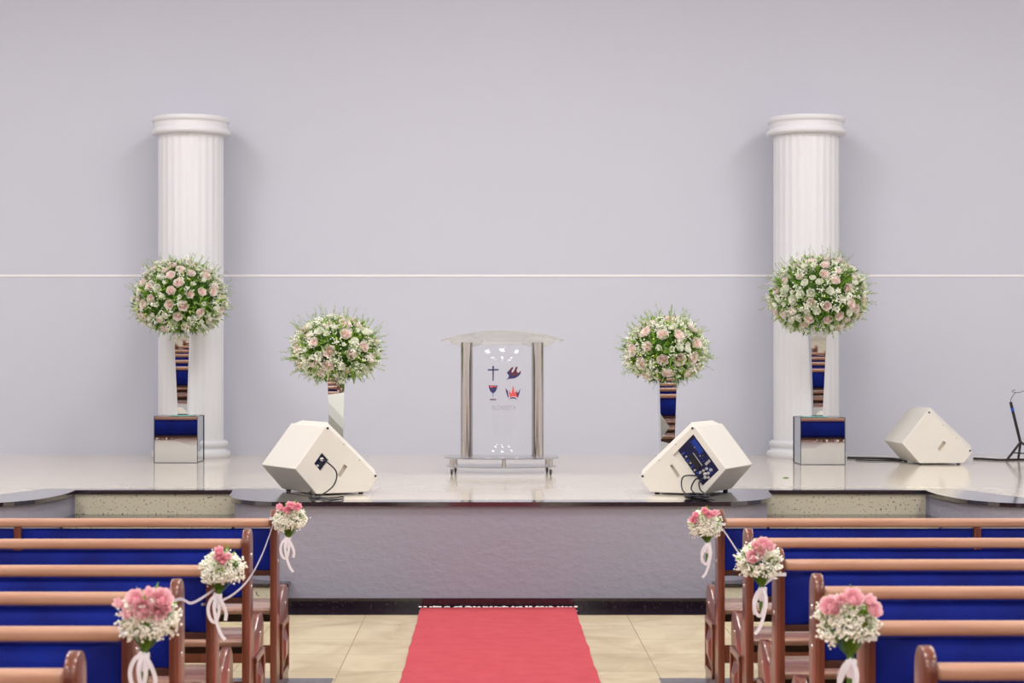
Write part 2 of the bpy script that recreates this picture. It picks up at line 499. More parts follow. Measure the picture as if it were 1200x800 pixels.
    decal('crown_emblem', [[(342,418),(372,452),(386,538),(372,534),(352,470)],[(530,418),(522,470),(500,542),(484,520),(474,480),(480,460),(500,482)],
                           [(390,560),(412,536),(436,530),(462,536),(494,562),(462,552),(436,548),(412,552)]], M['ink'])
    decal('crown_flame', [[(400,540),(388,480),(386,440),(408,478),(418,486),(426,450),(434,386),(448,420),(456,478),(468,470),(486,436),(482,480),(498,540),(470,528),(436,520),(412,530)],
                          [(372,566),(392,560),(394,566)],[(476,562),(496,566),(470,568)]], M['rink'])
    # lettering
    cu = bpy.data.curves.new('lettering', 'FONT'); cu.body = 'FLORESTA'; cu.size = .06; cu.extrude = .0006
    cu.align_x = 'CENTER'; cu.space_character = 1.02
    to = bpy.data.objects.new('tmp', cu); C.objects.link(to)
    bpy.context.view_layer.update()
    me = bpy.data.meshes.new_from_object(to.evaluated_get(bpy.context.evaluated_depsgraph_get()))
    bpy.data.objects.remove(to)
    xs_ = [v.co.x for v in me.vertices]; sc = (300/10.667*D/2160)/(max(xs_)-min(xs_))
    c = W(560+324/10.667, 415+688/10.667, D)
    for v in me.vertices:
        x = v.co.x*sc + c.x - cx; z = v.co.y*sc*1.12 + c.z - HS
        v.co = Vector((x, ys(x-.008) - .006 - v.co.z, z))
    link('lettering', me, M['pale'], sh)
    return t
lectern()

# ------------------------------------------------------------------ mirrored pedestals and vases
def pedestal(px0, px1, ybot, h, label):
    d = 1.01*2160/(ybot-418)
    x0 = (px0-574)*d/2160; x1 = (px1-574)*d/2160; w = x1-x0; cx = (x0+x1)/2
    t = tag(empty('mirror_pedestal', (cx, d+w/2, HS)), label, 'pedestal', 'mirrored cube pedestals')
    bm = bmesh.new(); bx(bm, -w/2+.003, w/2-.003, -w/2+.003, w/2-.003, .002, h-.002); obj('mirror_cube', bm, M['mirror'], t)
    bm = bmesh.new(); e = .003; a = w/2
    for s in (-1, 1):
        for q in (-1, 1):
            bx(bm, s*a-e, s*a+e, q*a-e, q*a+e, 0, h)
            for z in (e, h-e):
                if q == 1: bx(bm, -a, a, s*a-e, s*a+e, z-e, z+e)
                else: bx(bm, s*a-e, s*a+e, -a, a, z-e, z+e)
    obj('edge_seam', bm, M['seam'], t)
    return cx, d+w/2, HS+h, w
def vase(x, y, z, rz, b, tp, h, label, cat='vase'):
    t = tag(empty('mirror_vase', (x, y, z), R(rz)), label, cat, 'tapered mirror vases')
    bm = bmesh.new()
    V = []
    for w, zz in ((b/2, .006), (tp/2, h)):
        V.append([bm.verts.new((sx*w, sy*w, zz)) for sx, sy in ((-1,-1),(1,-1),(1,1),(-1,1))])
    for i in range(4): bm.faces.new((V[0][i], V[0][(i+1)%4], V[1][(i+1)%4], V[1][i]))
    bm.faces.new(V[0][::-1]); 
    W2 = [bm.verts.new((v.co.x*.9, v.co.y*.9, h)) for v in V[1]]
    W3 = [bm.verts.new((v.co.x*.85, v.co.y*.85, h-.12)) for v in V[1]]
    for i in range(4):
        bm.faces.new((V[1][i], V[1][(i+1)%4], W2[(i+1)%4], W2[i])); bm.faces.new((W2[i], W2[(i+1)%4], W3[(i+1)%4], W3[i]))
    bm.faces.new(W3)
    obj('mirror_body', bm, M['mirror'], t)
    bm = bmesh.new(); bx(bm, -b/2-.004, b/2+.004, -b/2-.004, b/2+.004, 0, .006); obj('foot', bm, M['seam'], t)
    return t
def glassplate(x, y, z, w, label):
    bm = bmesh.new(); bx(bm, x-w/2, x+w/2, y-w/2, y+w/2, z, z+.008, .002, 1)
    tag(obj('glass_plate', bm, M['teal']), label, 'plate', 'green glass plates under the tall vases')
lx, ly, lz, lw = pedestal(180.7, 231.3, 542.3, .445, 'mirrored cube pedestal in front of the left column')
rx_, ry_, rz_, rw = pedestal(938.3, 990.2, 544.5, .443, 'mirrored cube pedestal in front of the right column')
glassplate(lx+.03, ly, lz, .24, 'square green glass plate on top of the left mirrored cube')
glassplate(rx_-.05, ry_, rz_, .24, 'square green glass plate on top of the right mirrored cube')
vase(lx+.035, ly, lz+.008, 0, .085, .16, .90, 'tall mirror vase standing on the left mirrored cube')
vase(rx_-.015, ry_, rz_+.008, 0, .085, .16, .90, 'tall mirror vase standing on the right mirrored cube')
vase(-1.332, 16.0, HS, 3, .105, .15, .88, 'mirror vase standing on the stage behind the left wedge speaker')
vase(1.537, 16.0, HS, 3, .105, .155, .88, 'mirror vase standing on the stage behind the amplifier speaker')

# ------------------------------------------------------------------ flowers
def petal_mesh(V, F, c, axis, side, L, Wd, cup, curl, nu=4, nv=5, tip=.5):
    """petal starting at c, growing along axis, cupped"""
    up = axis.cross(side).normalized()   # outward
    b = len(V)
    for j in range(nv+1):
        t = j/nv
        w = Wd*math.sin(min(1,(t*.82+.12))*PI)**tip
        for i in range(nu+1):
            s = -1 + 2*i/nu
            p = c + axis*(L*t) + side*(s*w*.5) - up*(cup*s*s*w) + up*(curl*t*t*L)
            V.append(p)
    for j in range(nv):
        for i in range(nu):
            a = b+j*(nu+1)+i
            F.append((a, a+1, a+nu+2, a+nu+1))

def rose_mesh(name, r, seed, m1, m2, layers=((.18,3,.95),(.38,4,.92),(.62,5,.8),(.85,6,.6),(1.0,6,.35))):
    rnd = random.Random(seed); V = []; F = []; mi = []
    for li, (rr, n, h) in enumerate(layers):
        for k in range(n):
            a = 2*PI*(k+rnd.random()*.25)/n + li*.7
            out = Vector((math.cos(a), math.sin(a), 0)); side = Vector((-math.sin(a), math.cos(a), 0))
            f0 = len(F)
            base = out*r*rr*.25
            lean = (1-h)*1.1 + .08
            axis = (Vector((0,0,1))*math.cos(lean) + out*math.sin(lean)*1.3).normalized()
            petal_mesh(V, F, base + out*r*rr*.22, axis, side, r*(.72+.3*rr), r*(.55+.75*rr), -.28, .22*rr, 4, 4, .6)
            mi += [1 if li < 2 else 0]*(len(F)-f0)
    b = len(V); zs = ((.42,.12),(.40,.42),(.24,.68),(.04,.78))
    for q, (rr, h) in enumerate(zs):
        for k in range(8): V.append(Vector((rr*r*math.cos(k*PI/4+q*.3), rr*r*math.sin(k*PI/4+q*.3), r*h)))
    for q in range(3):
        for k in range(8): F.append((b+q*8+k, b+q*8+(k+1)%8, b+q*8+8+(k+1)%8, b+q*8+8+k)); mi.append(1)
    me = bpy.data.meshes.new(name); me.from_pydata(V, [], F); me.polygons.foreach_set('use_smooth', [True]*len(F)); me.polygons.foreach_set('material_index', mi)
    me.materials.append(m1); me.materials.append(m2); me.update(); return me

def open_mesh(name, r, n, seed, m1, m2, point=.9, lean=.9):
    rnd = random.Random(seed); V = []; F = []; mi = []
    for li in range(2):
        for k in range(n):
            a = 2*PI*(k+li*.5)/n + rnd.uniform(-.15,.15)
            out = Vector((math.cos(a), math.sin(a), 0)); side = Vector((-math.sin(a), math.cos(a), 0))
            le = lean*(1-.35*li) + rnd.uniform(-.1,.1)
            axis = (Vector((0,0,1))*math.cos(le) + out*math.sin(le)).normalized(); f0 = len(F)
            petal_mesh(V, F, out*r*.05, axis, side, r*(1-.12*li), r*.62, -.2, .18, 2, 4, point)
            mi += [0]*(len(F)-f0)
    b = len(V)
    for k in range(6): V.append(Vector((.12*r*math.cos(k*PI/3), .12*r*math.sin(k*PI/3), r*.3)))
    V.append(Vector((0,0,r*.45))); V.append(Vector((0,0,0)))
    for k in range(6):
        F.append((b+k, b+(k+1)%6, b+6)); F.append((b+(k+1)%6, b+k, b+7)); mi += [1,1]
    me = bpy.data.meshes.new(name); me.from_pydata(V, [], F); me.polygons.foreach_set('use_smooth', [True]*len(F)); me.polygons.foreach_set('material_index', mi)
    me.materials.append(m1); me.materials.append(m2); me.update(); return me

def bud_mesh(name, r, m1, m2):
    bm = bmesh.new(); lathe(bm, [(r*.15,-r*.9),(r*.5,-r*.5),(r*.62,0),(r*.5,r*.6),(r*.12,r*1.1)], 8)
    me = bpy.data.meshes.new(name); bm.to_mesh(me); bm.free(); me.materials.append(m1); return me

ROSE = [rose_mesh('rose', .046, s, M['rose'], M['rosec']) for s in (1,2)]
WHT = [open_mesh('white_flower', .036, 5, 3, M['white'], M['bud'], .5, .75), rose_mesh('white_rose', .030, 5, M['white'], M['white'])]
BUD = bud_mesh('flower_bud', .013, M['bud'], M['leaf'])
PINK = [open_mesh('lily', .050, 6, 8, M['pink'], M['bud'], .9, .55), rose_mesh('pink_rose', .036, 9, M['pinkl'], M['pink']), open_mesh('pink_flower', .048, 5, 11, M['pinkl'], M['pink'], .7, .6)]

def leafq(V, F, p, d, n, L, w):
    d = d.normalized(); s = d.cross(n)
    if s.length < 1e-3: s = d.cross(Vector((1,.3,0)))
    s.normalize(); nn = s.cross(d)
    b = len(V)
    V += [p, p+d*L*.45+s*w*.5+nn*w*.15, p+d*L, p+d*L*.45-s*w*.5+nn*w*.15, p+d*L*.5-nn*w*.05]
    F += [(b,b+1,b+4),(b+1,b+2,b+4),(b+2,b+3,b+4),(b+3,b,b+4)]
def octa(V, F, p, r):
    b = len(V)
    V += [p+Vector(q)*r for q in ((1,0,0),(-1,0,0),(0,1,0),(0,-1,0),(0,0,1),(0,0,-1))]
    F += [(b,b+2,b+4),(b+2,b+1,b+4),(b+1,b+3,b+4),(b+3,b,b+4),(b+2,b,b+5),(b+1,b+2,b+5),(b+3,b+1,b+5),(b,b+3,b+5)]
def stick(V, F, a, c, r):
    d = (c-a).normalized(); s = d.cross(Vector((.3,.2,1))).normalized()*r; n = d.cross(s).normalized()*r
    b = len(V)
    for p in (a, c):
        V += [p+s, p-s*.5+n*.87, p-s*.5-n*.87]
    for i in range(3):
        j = (i+1)%3; F.append((b+i, b+j, b+3+j, b+3+i))

def rand_dir(rnd):
    while True:
        v = Vector((rnd.uniform(-1,1), rnd.uniform(-1,1), rnd.uniform(-1,1)))
        if .05 < v.length < 1: return v.normalized()
def face_rot(n, spin):
    q = n.to_track_quat('Z', 'Y'); return (q.to_matrix() @ Matrix.Rotation(spin, 3, 'Z')).to_euler()

def arrangement(x, y, z, ax, az, seed, label, nrose, nwhite, rs):
    rnd = random.Random(seed)
    t = tag(empty('flower_arrangement', (x, y, z)), label, 'flowers', 'rose and gypsophila arrangements')
    lo = .80
    def surf(n, k=1):
        v = Vector((n.x*ax, n.y*ax, n.z*az*(1 if n.z > 0 else lo))) * k
        # squarer lower side
        return v
    def nrm(n): return Vector((n.x/ax, n.y/ax, n.z/az)).normalized()
    # dark green heart of foliage
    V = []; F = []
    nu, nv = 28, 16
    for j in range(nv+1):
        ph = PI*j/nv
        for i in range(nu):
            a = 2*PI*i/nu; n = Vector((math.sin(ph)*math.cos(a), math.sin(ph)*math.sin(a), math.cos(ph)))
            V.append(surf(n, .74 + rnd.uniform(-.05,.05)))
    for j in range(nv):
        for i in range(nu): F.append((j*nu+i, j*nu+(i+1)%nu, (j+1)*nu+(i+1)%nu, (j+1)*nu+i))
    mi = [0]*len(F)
    for k in range(1700):
        n = rand_dir(rnd); p = surf(n, rnd.uniform(.72,.95)); d = (nrm(n)*1 + rand_dir(rnd)*.9)
        f0 = len(F); leafq(V, F, p, d, rand_dir(rnd), rnd.uniform(.05,.10), rnd.uniform(.014,.026)); mi += [0 if rnd.random() < .3 else 1]*(len(F)-f0)
    o = pyobj('foliage', V, F, [M['leafd'], M['leaf']], t, mi); o['kind'] = 'stuff'
    # fine sprigs reaching out beyond the ball
    V = []; F = []
    for k in range(230):
        n = rand_dir(rnd); p = surf(n, .85); d = (nrm(n) + rand_dir(rnd)*.35 + Vector((0,0,.05))).normalized()
        L = rnd.uniform(.10,.2)*(1 if n.z > -.6 else .7); e = p + d*L
        stick(V, F, p, e, .0016)
        for q in range(7):
            pp = p + d*L*(.35+.1*q); leafq(V, F, pp, d+rand_dir(rnd)*.9, rand_dir(rnd), rnd.uniform(.016,.032), .009)
    o = pyobj('sprigs', V, F, [M['sprig']], t); o['kind'] = 'stuff'
    # gypsophila clouds
    V = []; F = []
    for k in range(130):
        n = rand_dir(rnd); c = surf(n, rnd.uniform(.92,1.05))
        for q in range(26):
            p = c + rand_dir(rnd)*rnd.uniform(0,.06); octa(V, F, p, rnd.uniform(.005,.009))
            if q % 3 == 0: stick(V, F, surf(n,.8), p, .0008)
    o = pyobj('gypsophila', V, F, [M['gyp']], t, smooth=False); o['kind'] = 'stuff'
    # countable blooms, spread evenly
    pts = []
    def place(total, k0, k1, mind):
        out = []; tries = 0
        while len(out) < total and tries < 20000:
            tries += 1
            n = rand_dir(rnd)
            if n.z < -.86: continue
            p = surf(n)
            if all((p-q).length > (mind+m_)/2 for q, m_ in pts):
                pts.append((p, mind)); out.append((n, surf(n, rnd.uniform(k0,k1))))
        return out
    for n, p in place(nrose, .93, 1.0, .118*rs/1.0):
        o = bpy.data.objects.new('rose', rnd.choice(ROSE)); C.objects.link(o); o.parent = t
        o.location = p - nrm(n)*.02; o.rotation_euler = face_rot((nrm(n)+rand_dir(rnd)*.25).normalized(), rnd.random()*6); s = rs*rnd.uniform(.88,1.12); o.scale = (s,s,s)
    for n, p in place(nwhite, .94, 1.04, .066):
        w = rnd.random() < .6
        o = bpy.data.objects.new('white_flower', WHT[0 if w else 1]); C.objects.link(o); o.parent = t
        o.location = p - nrm(n)*.01; o.rotation_euler = face_rot((nrm(n)+rand_dir(rnd)*.4).normalized(), rnd.random()*6); s = rnd.uniform(1.0,1.45); o.scale = (s,s,s)
    for n, p in place(45, .98, 1.08, .03):
        o = bpy.data.objects.new('flower_bud', BUD); C.objects.link(o); o.parent = t
        o.location = p; o.rotation_euler = face_rot((nrm(n)+rand_dir(rnd)*.4).normalized(), 0); s = rnd.uniform(.8,1.3); o.scale = (s,s,s)
    return t
arrangement(lx+.005, ly, 2.285, .43, .385, 11, 'big ball of pale roses on the tall vase by the left column', 62, 98, .95)
arrangement(rx_-.01, ry_, 2.30, .45, .395, 12, 'big ball of pale roses on the tall vase by the right column', 62, 98, .95)
arrangement(-1.332, 16.0, 1.795, .365, .29, 13, 'smaller rose ball on the short vase behind the left speaker', 42, 70, 1.05)
arrangement(1.527, 16.0, 1.79, .335, .30, 14, 'smaller rose ball on the short vase left of the amplifier speaker', 40, 70, 1.05)

# ------------------------------------------------------------------ wedge speakers
PR = [(0,0),(.42,0),(.50,.105),(.492,.118),(.088,.492),(.072,.492),(-.17,.187)]
def speaker(X, Y, phi, sgn, depth, label, panel, name='stage_monitor'):
    """local: s along u, z up, w away from the nave; C corner at (X,Y)"""
    t = tag(empty(name, (X, Y, HS)), label, 'speaker', 'cream wedge stage monitors')
    u = Vector((sgn*math.cos(phi), math.sin(phi), 0)); w = Vector((-sgn*math.sin(phi), math.cos(phi), 0))
    FT = .014
    def L(s, z, d): return u*s + w*d + Vector((0,0,z+FT))
    f = lambda a, b, c: L(a, b, c)
    bm = bmesh.new(); prism(bm, PR, 0, depth, f)
    bmesh.ops.recalc_face_normals(bm, faces=bm.faces[:])
    bmesh.ops.bevel(bm, geom=bm.edges[:], offset=.006, segments=2, profile=.5, affect='EDGES')
    cab = obj('cabinet', bm, M['speaker'], t)
    cuts = []
    hd = [(.275-.01,.196+.004),(.245,.210),(.183,.130),(.205,.110)] if panel == 'amp' else [(.222,.212),(.250,.190),(.192,.115),(.166,.132)]
    def cutter(P, dep):
        b = bmesh.new(); prism(b, P, -.05, dep, f); return obj('c', b, None, t)
    cuts.append(cutter(hd, .03))
    pn = {'amp': [(.082,.434),(-.114,.178),(.012,.058),(.238,.276)], 'plug': [(.043,.299),(.097,.242),(.032,.165),(-.019,.222)]}.get(panel)
    if pn: cuts.append(cutter(pn, .018 if panel == 'amp' else .03))
    boolean(cab, cuts)
    me = cab.data; 
    if not me.materials: me.materials.append(M['speaker'])
    for p in me.polygons: p.use_smooth = False
    bm = bmesh.new(); prism(bm, [(a*1.0, b) for a, b in hd], .026, .0302, f); obj('handle_recess', bm, M['hole'], t)
    # grille: a shallow metal cover with bevelled ends standing off the sloping face
    A = Vector((.088,.492)); E = Vector((.492,.118)); dr = (E-A).normalized(); nn = Vector((-dr.y, dr.x))
    if nn.y < 0: nn = -nn
    bm = bmesh.new(); pr = .048; ins = .085
    cs = [(.001,0),(ins,pr),(depth-ins,pr),(depth-.001,0)]
    ra = [bm.verts.new(L(*(A+dr*.001+nn*(h-.004) + dr*(h*.12)), dd)) for dd, h in cs]
    rb = [bm.verts.new(L(*(E-dr*.001+nn*(h-.004) - dr*(h*.12)), dd)) for dd, h in cs]
    bm.faces.new(ra[::-1]); bm.faces.new(rb)
    for i in range(4): bm.faces.new((ra[i], ra[(i+1)%4], rb[(i+1)%4], rb[i]))
    bmesh.ops.recalc_face_normals(bm, faces=bm.faces[:])
    bmesh.ops.bevel(bm, geom=bm.edges[:], offset=.006, segments=2, profile=.5, affect='EDGES')
    obj('grille', bm, M['speaker'], t)
    for k in (.02, .34, .66, .98):
        p = A + dr*((E-A).length*k) - nn*.012
        bm = bmesh.new(); lathe(bm, [(.007,-.004),(.007,.004)], 12)
        mm = Matrix.Translation(L(p.x, p.y, 0)) @ w.to_track_quat('Z','Y').to_matrix().to_4x4()
        sc = .55 if k not in (.02,.98) else 1.25
        for v in bm.verts: v.co = mm @ (v.co*sc)
        obj('screw', bm, M['black'], t)
    for s in (.03, .38):
        for d in (.05, depth-.05):
            bm = bmesh.new(); lathe(bm, [(.017,-FT),(.019,-.004),(.019,.001)], 14)
            for v in bm.verts: v.co = v.co + L(s, 0, d)
            obj('foot', bm, M['black'], t, 40)
    if panel == 'amp':
        o = Vector(pn[1]); e1 = Vector(pn[0])-o; e2 = Vector(pn[2])-o     # e1 up the long side, e2 across
        def Q(a, b, d): 
            q = o + e1*a + e2*b; return L(q.x, q.y, d)
        g = lambda a, b, c: Q(a, b, c)
        bm = bmesh.new(); prism(bm, [(.005,.01),(.995,.01),(.995,.99),(.005,.99)], .012, .0175, g); pnl = obj('amplifier_panel', bm, M['navy'], t)
        def rect(a0, a1, b0, b1, h, m, nm):
            bm = bmesh.new(); prism(bm, [(a0,b0),(a1,b0),(a1,b1),(a0,b1)], .012-h, .012, g); return obj(nm, bm, m, pnl)
        for k in range(3): rect(.56,.92,.10+k*.07,.135+k*.07,.001,M['navy2'],'printed_stripe')
        rect(.36,.68,.50,.78,.010,M['black'],'transformer_cover')
        rect(.34,.70,.49,.505,.012,M['silver'],'cover_edge')
        rect(.42,.60,.58,.70,.016,M['black'],'power_socket')
        for k in range(4): rect(.28-.0,.34,.10+k*.07,.15+k*.07,.003,M['silver'],'socket_label')
        def knob(a, b, r, h, m, nm):
            bm = bmesh.new(); lathe(bm, [(r,0),(r,h*.7),(r*.7,h)], 14)
            mm = Matrix.Translation(Q(a,b,.012)) @ (-w).to_track_quat('Z','Y').to_matrix().to_4x4()
            for v in bm.verts: v.co = mm @ v.co
            return obj(nm, bm, m, pnl, 40)
        knob(.50,.22,.006,.008,M['brass'],'indicator_lamp')
        for a, b, r in ((.22,.42,.011),(.13,.30,.012),(.24,.58,.010),(.12,.48,.012),(.16,.62,.013),(.10,.70,.012),(.26,.74,.010),(.05,.58,.010)):
            knob(a, b, r, .014, M['silver'], 'knob')
        for k in range(7): knob(.30+k*.09, .86+.03*math.sin(k*2), .007, .010, M['silver'] if k % 2 else M['navy2'], 'small_knob')
        for k in range(9): rect(.30+.075*k, .335+.075*k, .30+.02*(k % 2), .325+.02*(k % 2), .003, M['navy2'] if k % 3 else M['silver'], 'printed_mark')
        for k in range(5): rect(.06+.0*k, .20, .26+.035*k, .272+.035*k, .002, M['navy2'], 'printed_line')
        for k in range(14):
            a = .12 + (k % 7)*.12; b = .93 if k < 7 else .83
            bm = bmesh.new(); prism(bm, [(a,b),(a+.03,b),(a+.03,b+.012),(a,b+.012)], .0108, .012, g); obj('printed_mark', bm, M['silver'], pnl)
    if panel == 'plug':
        P = [(.043,.299),(.097,.242),(.032,.165),(-.019,.222)]
        bm = bmesh.new(); prism(bm, P, .018, .0298, f); pnl = obj('connector_plate', bm, M['navy'], t)
        for (s, z, r, m) in ((.045,.25,.014,M['silver']),(.03,.215,.014,M['black']),(.012,.205,.009,M['silver'])):
            bm = bmesh.new(); lathe(bm, [(r,0),(r,.016),(r*.6,.02)], 16)
            mm = Matrix.Translation(L(s,z,.018)) @ (-w).to_track_quat('Z','Y').to_matrix().to_4x4()
            for v in bm.verts: v.co = mm @ v.co
            obj('socket', bm, m, pnl, 40)
    return t, L
spL, LL = speaker(-1.258, 13.384, R(30), 1, .62, 'cream wedge speaker on the left of the stage with a small blue socket', 'plug')
spR, LR = speaker(1.555, 13.384, R(26), -1, .62, 'cream wedge speaker with a large blue amplifier panel and tangled cables', 'amp')
spB, LB = speaker(4.024, 17.246, R(3), 1, .64, 'cream wedge speaker without any socket against the back wall', None)

def cable(name, pts, r, label, n=8, group=None):
    bm = bmesh.new(); tube(bm, catmull(pts, n), r, 6)
    return tag(obj(name, bm, M['black'], None, 80), label, 'cable', group)
o = Vector((-1.258, 13.384, HS))
def G(x, y, h=.008):  # a point on the stage floor from image coordinates
    d = 1.01*2160/(y-418); p = W(x, y, d); p.z = HS+h; return p
a = o + LL(.055, .245, .012)
cable('speaker_cable', [a, a+Vector((.02,-.05,-.0)), o+LL(.13,.16,-.06), o+LL(.10,.06,-.07), G(373,583.5), G(366,587,.009), G(378,587,.009), G(399,586,.009), G(402,583,.009), G(392,584.5,.009), G(371,586,.016), G(364,582), G(360,576,.05), G(358,570,.085), G(361,577,.045), G(369,584.5,.02), G(376,586.5,.02)], .0055,
      'thin dark cable hanging from the blue socket of the left speaker')
random.seed(7)
oR = Vector((1.555, 13.384, HS))
for k, lab in enumerate(('thin black cable tangled with others below the blue amplifier panel',)*3):
    rnd = random.Random(30+k)
    pts = [oR+LR(.018+.018*k, .088+.022*k, .01), oR+LR(.022+.06*k-.03*(k==1),.085+.02*k,-.045), oR+LR(.0+.07*k,.035,-.075)]
    for q in range(11):
        an = q*1.3+k; pts.append(G(816+rnd.uniform(-2,2)+13*math.cos(an), 583.6+k*.7+2.0*math.sin(an), .008+.012*rnd.random()+.008*k))
    pts += [G(830+4*k, 585.5+.8*k, .01)]
    cable('speaker_cable', pts, .0055, lab, 8, 'cables tangled below the amplifier panel')
cable('floor_cable', [G(993,537.2), G(1012,537.6), G(1030,537.9), G(1048,538.8,.01), G(1056,540,.01)], .014, 'thick black cable lying between the right pedestal and the rear speaker', 6)
cable('floor_cable', [G(1003,539.5), G(1025,540.5), G(1045,540.2), G(1062,541,.01)], .006, 'thin dark cable lying just behind the thick one by the rear speaker', 6)
cable('floor_cable', [G(1141,538), G(1155,538.7), G(1170,539.6), G(1186,539.4), G(1205,539.2), G(1240,539)], .012, 'black cable lying along the back wall right of the rear speaker', 6)

# fallen leaf
V = []; F = []; leafq(V, F, Vector((0,0,.004)), Vector((1,.2,0)), Vector((0,0,1)), .06, .035)
lf = pyobj('fallen_leaf', V, F, [M['leaf']]); lf.location = G(917, 560, 0); lf.location.z = HS
md = lf.modifiers.new('thickness','SOLIDIFY'); md.thickness = .002
tag(lf, 'small green leaf fallen on the cream stage floor', 'leaf')

# stand at the right edge
def stand():
    hub = W(1196, 519, 17.9); top = W(1184.3, 471, 17.9); foot = W(1179.5, 540.5, 17.8)
    t = tag(empty('instrument_stand', (hub.x, hub.y, HS)), 'dark folding stand with a thin wire hook at the right end of the stage', 'stand')
    b = Vector((hub.x, hub.y, HS))
    bm = bmesh.new(); tube(bm, [hub-b, top-b], .014, 10); obj('shaft', bm, M['black'], t, 50)
    for p in (Vector((foot.x, foot.y, HS+.01)), Vector((hub.x+.24, hub.y-.12, HS+.01)), Vector((hub.x+.05, hub.y+.25, HS+.01))):
        bm = bmesh.new(); tube(bm, [hub-b+Vector((0,0,.01)), p-b], .012, 8); lg = obj('leg', bm, M['black'], t, 50)
        m_ = (hub-b).lerp(p-b, .55)
        bm = bmesh.new(); tube(bm, [(0,0,hub.z-b.z-.1), m_], .007, 6); obj('brace', bm, M['black'], lg, 50)
    bm = bmesh.new()
    q = lambda x, y: W(x, y, 17.9)-b
    tube(bm, catmull([q(1184.3,471.5), q(1185,467), q(1188,462), q(1190.5,459.8), q(1187.5,459.4), q(1186,458.3), q(1188,457), q(1190,456.6)], 6), .003, 6)
    tube(bm, catmull([q(1190,459.8), q(1195,459.6), q(1200,457.8), q(1212,455)], 6), .003, 6)
    obj('wire_hook', bm, M['black'], t, 60)
    bm = bmesh.new(); v = (top-hub); p0 = hub+v*.78-b; p1 = hub+v*.86-b
    tube(bm, [p0, p1], .0155, 10); obj('blue_band', bm, M['navy2'], t, 50)
stand()

